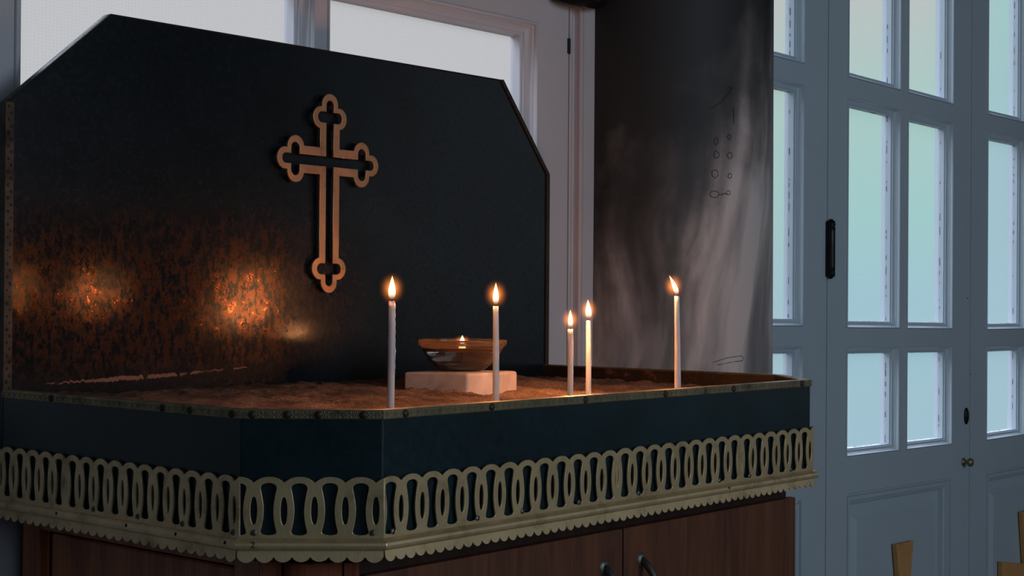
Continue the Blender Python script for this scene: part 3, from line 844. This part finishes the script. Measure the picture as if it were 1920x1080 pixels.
MB().lathe([(0, .0285), (.0085, .0285), (.0095, .0300), (.0095, .0325), (.008, .0335), (0, .0335)], n=24).build('float', M['cork'], ol)
MB().tube([(0,0,.020), (0,0,.0365)], .0011, 8).build('wick', M['wick'], ol)

# ------------------------------------------------------------------ flames and candles
def flame_mesh(h, r, bend=(0, 0)):
    prof = []
    for k in range(19):
        t = k/18.
        rr_ = r*(math.sin(PI*min(1, t**.62))**.85)*(1-.25*t) if 0 < t < 1 else 0
        prof.append((max(rr_, 0), h*t))
    mb = MB().lathe(prof, n=20)
    return mb.xform(lambda x, y, z: (x + bend[0]*(z/h)**1.5, y + bend[1]*(z/h)**1.5, z*1.0))
def add_flame(parent, loc, h=.027, r=.0031, bend=(0, 0), power=.35, halo_sc=1.):
    f = flame_mesh(.027, r, bend).build('flame', M['flame'], parent); f.location = loc; f.scale = (1, 1, h/.027)
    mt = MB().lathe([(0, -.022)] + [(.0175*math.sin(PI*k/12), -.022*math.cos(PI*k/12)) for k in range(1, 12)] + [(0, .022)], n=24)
    mt = mt.xform(lambda x, y, z: (x, y, z+.0125)).build('flame_halo', M['halo'], f)  # added glow shell, not part of the flame itself
    mt.location = (bend[0]*.45, bend[1]*.45, 0); mt.scale = (halo_sc, halo_sc, halo_sc)
    ld = bpy.data.lights.new('flame_light', 'POINT'); ld.energy = power; ld.color = (1., .39, .13); ld.shadow_soft_size = .005
    lo = bpy.data.objects.new('flame_light', ld); COL.objects.link(lo); lo.parent = parent; lo.location = (loc[0]+bend[0]*.4, loc[1]+bend[1]*.4, loc[2]+h*.48)
    return f
PW = 1.3
def candle(x, y, ztop, rt, rb, lean, fh, fr, bend, label, drip=False, seed=0):
    zb = -.042; H = ztop-zb
    root = empty('candle', (x, y, zb)); tag(root, label, 'candle', 'lit thin candles stuck in the sand')
    rr_ = random.Random(seed); nz = 26; prof = []
    for k in range(nz+1):
        t = k/nz; r = rb + (rt-rb)*t
        prof.append((r*(1+.012*rr_.uniform(-1, 1)), H*t))
    prof += [(rt*.93, H+.0004), (rt*.6, H-.0006), (0, H-.0012)]
    mb = MB().lathe([(0, 0)]+prof, n=20)
    lx, ly = lean
    bow = .0006
    fn = lambda X, Y, Z: (X + lx*(Z/H) + bow*math.sin(PI*Z/H), Y + ly*(Z/H), Z)
    mb.xform(fn).build('wax_body', M['wax'], root)
    if drip:
        dm = MB(); vx = Vector((.757, -.653))*-1; sx = Vector((.653, -.757))     # seen from the camera: right-hand side
        side = (sx*.93 + Vector((-.757, -.653))*.35).normalized()
        pts = []; rad = []
        for k in range(30):
            t = k/29.; z = H - .001 - .078*t; rloc = rb+(rt-rb)*(z/H)
            pts.append((side.x*(rloc-.0003), side.y*(rloc-.0003), z)); rad.append(.0007 + .0006*abs(math.sin(k*.9)) + (.0007 if k in (20, 21) else 0))
        dm.tube(pts, rad, 8).xform(fn).build('wax_drip', M['wax'], root)
    w = MB().tube([(lx, ly, H-.001), (lx+.0002, ly, H+.003), (lx+bend[0]*.12, ly+bend[1]*.12, H+.0062)], [.0007, .0006, .0004], 7)
    w.build('wick', M['wick'], root)
    add_flame(root, (lx, ly, H+.0022), fh, fr, bend, PW)
    return root
# camera-right direction on the ground is about (.65,-.76)
RX, RY = .653, -.757
candle(.2473, .1457, .1046, .00355, .0041, (RX*.0008, RY*.0008), .0262, .0043, (RX*.0003, RY*.0003),
       'leftmost tall white candle, with a wax drip down its right side', True, 1)
candle(.4108, .1350, .0990, .00335, .0042, (RX*-.0008, RY*-.0008), .0262, .0038, (0, 0),
       'tall white candle standing just in front of the glass bowl, second from left', False, 2)
candle(.6325, .2000, .0681, .0036, .0040, (0, 0), .0242, .0034, (RX*-.0004, RY*-.0004),
       'shortest white candle, left one of the close pair right of the bowl', False, 3)
candle(.6775, .2050, .0795, .0034, .0038, (0, 0), .0262, .0043, (RX*-.0012, RY*-.0012),
       'slightly taller white candle, right one of the close pair right of the bowl', False, 4)
candle(.7430, .1050, .1125, .00325, .0046, (RX*-.0022, RY*-.0022), .0262, .0036, (RX*-.0105, RY*-.0105),
       'rightmost tall white candle with its flame blown to the left, before the column', False, 5)
add_flame(ol, (0, 0, .0340), .0145, .0038, (0, 0), .7, .9)

# ------------------------------------------------------------------ light
def area(name, loc, target, size, energy, color, sizey=None):
    ld = bpy.data.lights.new(name, 'AREA'); ld.energy = energy; ld.color = color; ld.size = size
    if sizey: ld.shape = 'RECTANGLE'; ld.size_y = sizey
    o = bpy.data.objects.new(name, ld); COL.objects.link(o); o.location = loc
    o.rotation_euler = (Vector(target)-Vector(loc)).to_track_quat('-Z', 'Y').to_euler(); return o
area('rear_fill_light', (-1.3, -3.6, .9), (.5, .5, .1), 1.8, 13, (.62, .80, 1.), 1.6)  # unseen fill added behind the camera for cool ambient; no window built
area('door_fill_light', (1.0, -3.6, .8), (1.9, .5, .0), 1.6, 34, (.74, .87, 1.), 2.0)  # unseen fill added to brighten the door leaves; no doorway behind it
area('right_fill_light', (5.2, -2.3, .7), (1.2, .3, .1), 2.4, 5, (.80, .90, 1.), 2.0)  # weak unseen fill added for the brass to reflect; no window there

wd = bpy.data.worlds.new('sky'); sc.world = wd; wd.use_nodes = True; nt = wd.node_tree; nt.nodes.clear()
wo = nt.nodes.new('ShaderNodeOutputWorld'); bg = nt.nodes.new('ShaderNodeBackground')
tc = nt.nodes.new('ShaderNodeTexCoord'); x, y, z = seps(nt, tc.outputs['Generated'])
t = math_(nt, 'MULTIPLY_ADD', z, 1.3, .4)         # elevation -> 0..1
ca = ramp(nt, t, [(.05, (.12,.14,.15)), (.22, (.30,.50,.60)), (.40, (.30,.55,.62)), (.47, (.31,.60,.57)), (.56, (.37,.60,.53)), (.66, (.52,.53,.50)), (.72, (.56,.53,.53)), (.8, (3.,3.4,4.)), (1., (4.5,5.,6.))])
cb = ramp(nt, t, [(.05, (.12,.14,.15)), (.3, (.45,.53,.53)), (.5, (.50,.54,.53)), (.6, (.53,.52,.52)), (.72, (.52,.51,.52)), (.8, (3.,3.4,4.)), (1., (4.5,5.,6.))])
cc_ = ramp(nt, t, [(.05, (.12,.14,.15)), (.22, (.30,.52,.58)), (.40, (.31,.52,.60)), (.50, (.31,.51,.60)), (.57, (.30,.55,.56)), (.70, (.33,.60,.52)), (.8, (3.,3.4,4.)), (1., (4.5,5.,6.))])
fa = ramp(nt, y, [(.50, 0.), (.58, 1.)]); fb = ramp(nt, y, [(.385, 1.), (.43, 0.)])
cfin = mixc(nt, fb, mixc(nt, fa, ca, cb), cc_)
L(nt, cfin, bg.inputs[0]); bg.inputs[1].default_value = .90; L(nt, bg.outputs[0], wo.inputs[0])

# ------------------------------------------------------------------ camera
F = Vector((0.75732687, 0.65300898, 0.00594088)); R = Vector((0.65297093, -0.75734849, 0.00722698)); U = R.cross(F)
mat = Matrix(((R.x, U.x, -F.x), (R.y, U.y, -F.y), (R.z, U.z, -F.z)))
cd_ = bpy.data.cameras.new('camera'); cam = bpy.data.objects.new('camera', cd_); COL.objects.link(cam)
cd_.sensor_width = 36; cd_.lens = 2874.87/1920*36; cd_.clip_start = .02
cam.matrix_world = Matrix.Translation((-.94550545, -1.05852581, .11023388)) @ mat.to_4x4()
sc.camera = cam
sc.view_settings.view_transform = 'Standard'; sc.view_settings.look = 'None'
sc.view_settings.exposure = 0; sc.view_settings.gamma = 1
cy = sc.cycles
cy.use_denoising = True; cy.max_bounces = 12; cy.transparent_max_bounces = 16; cy.transmission_bounces = 12
cy.sample_clamp_indirect = 4; cy.caustics_reflective = False; cy.caustics_refractive = False
cy.volume_step_rate = 1
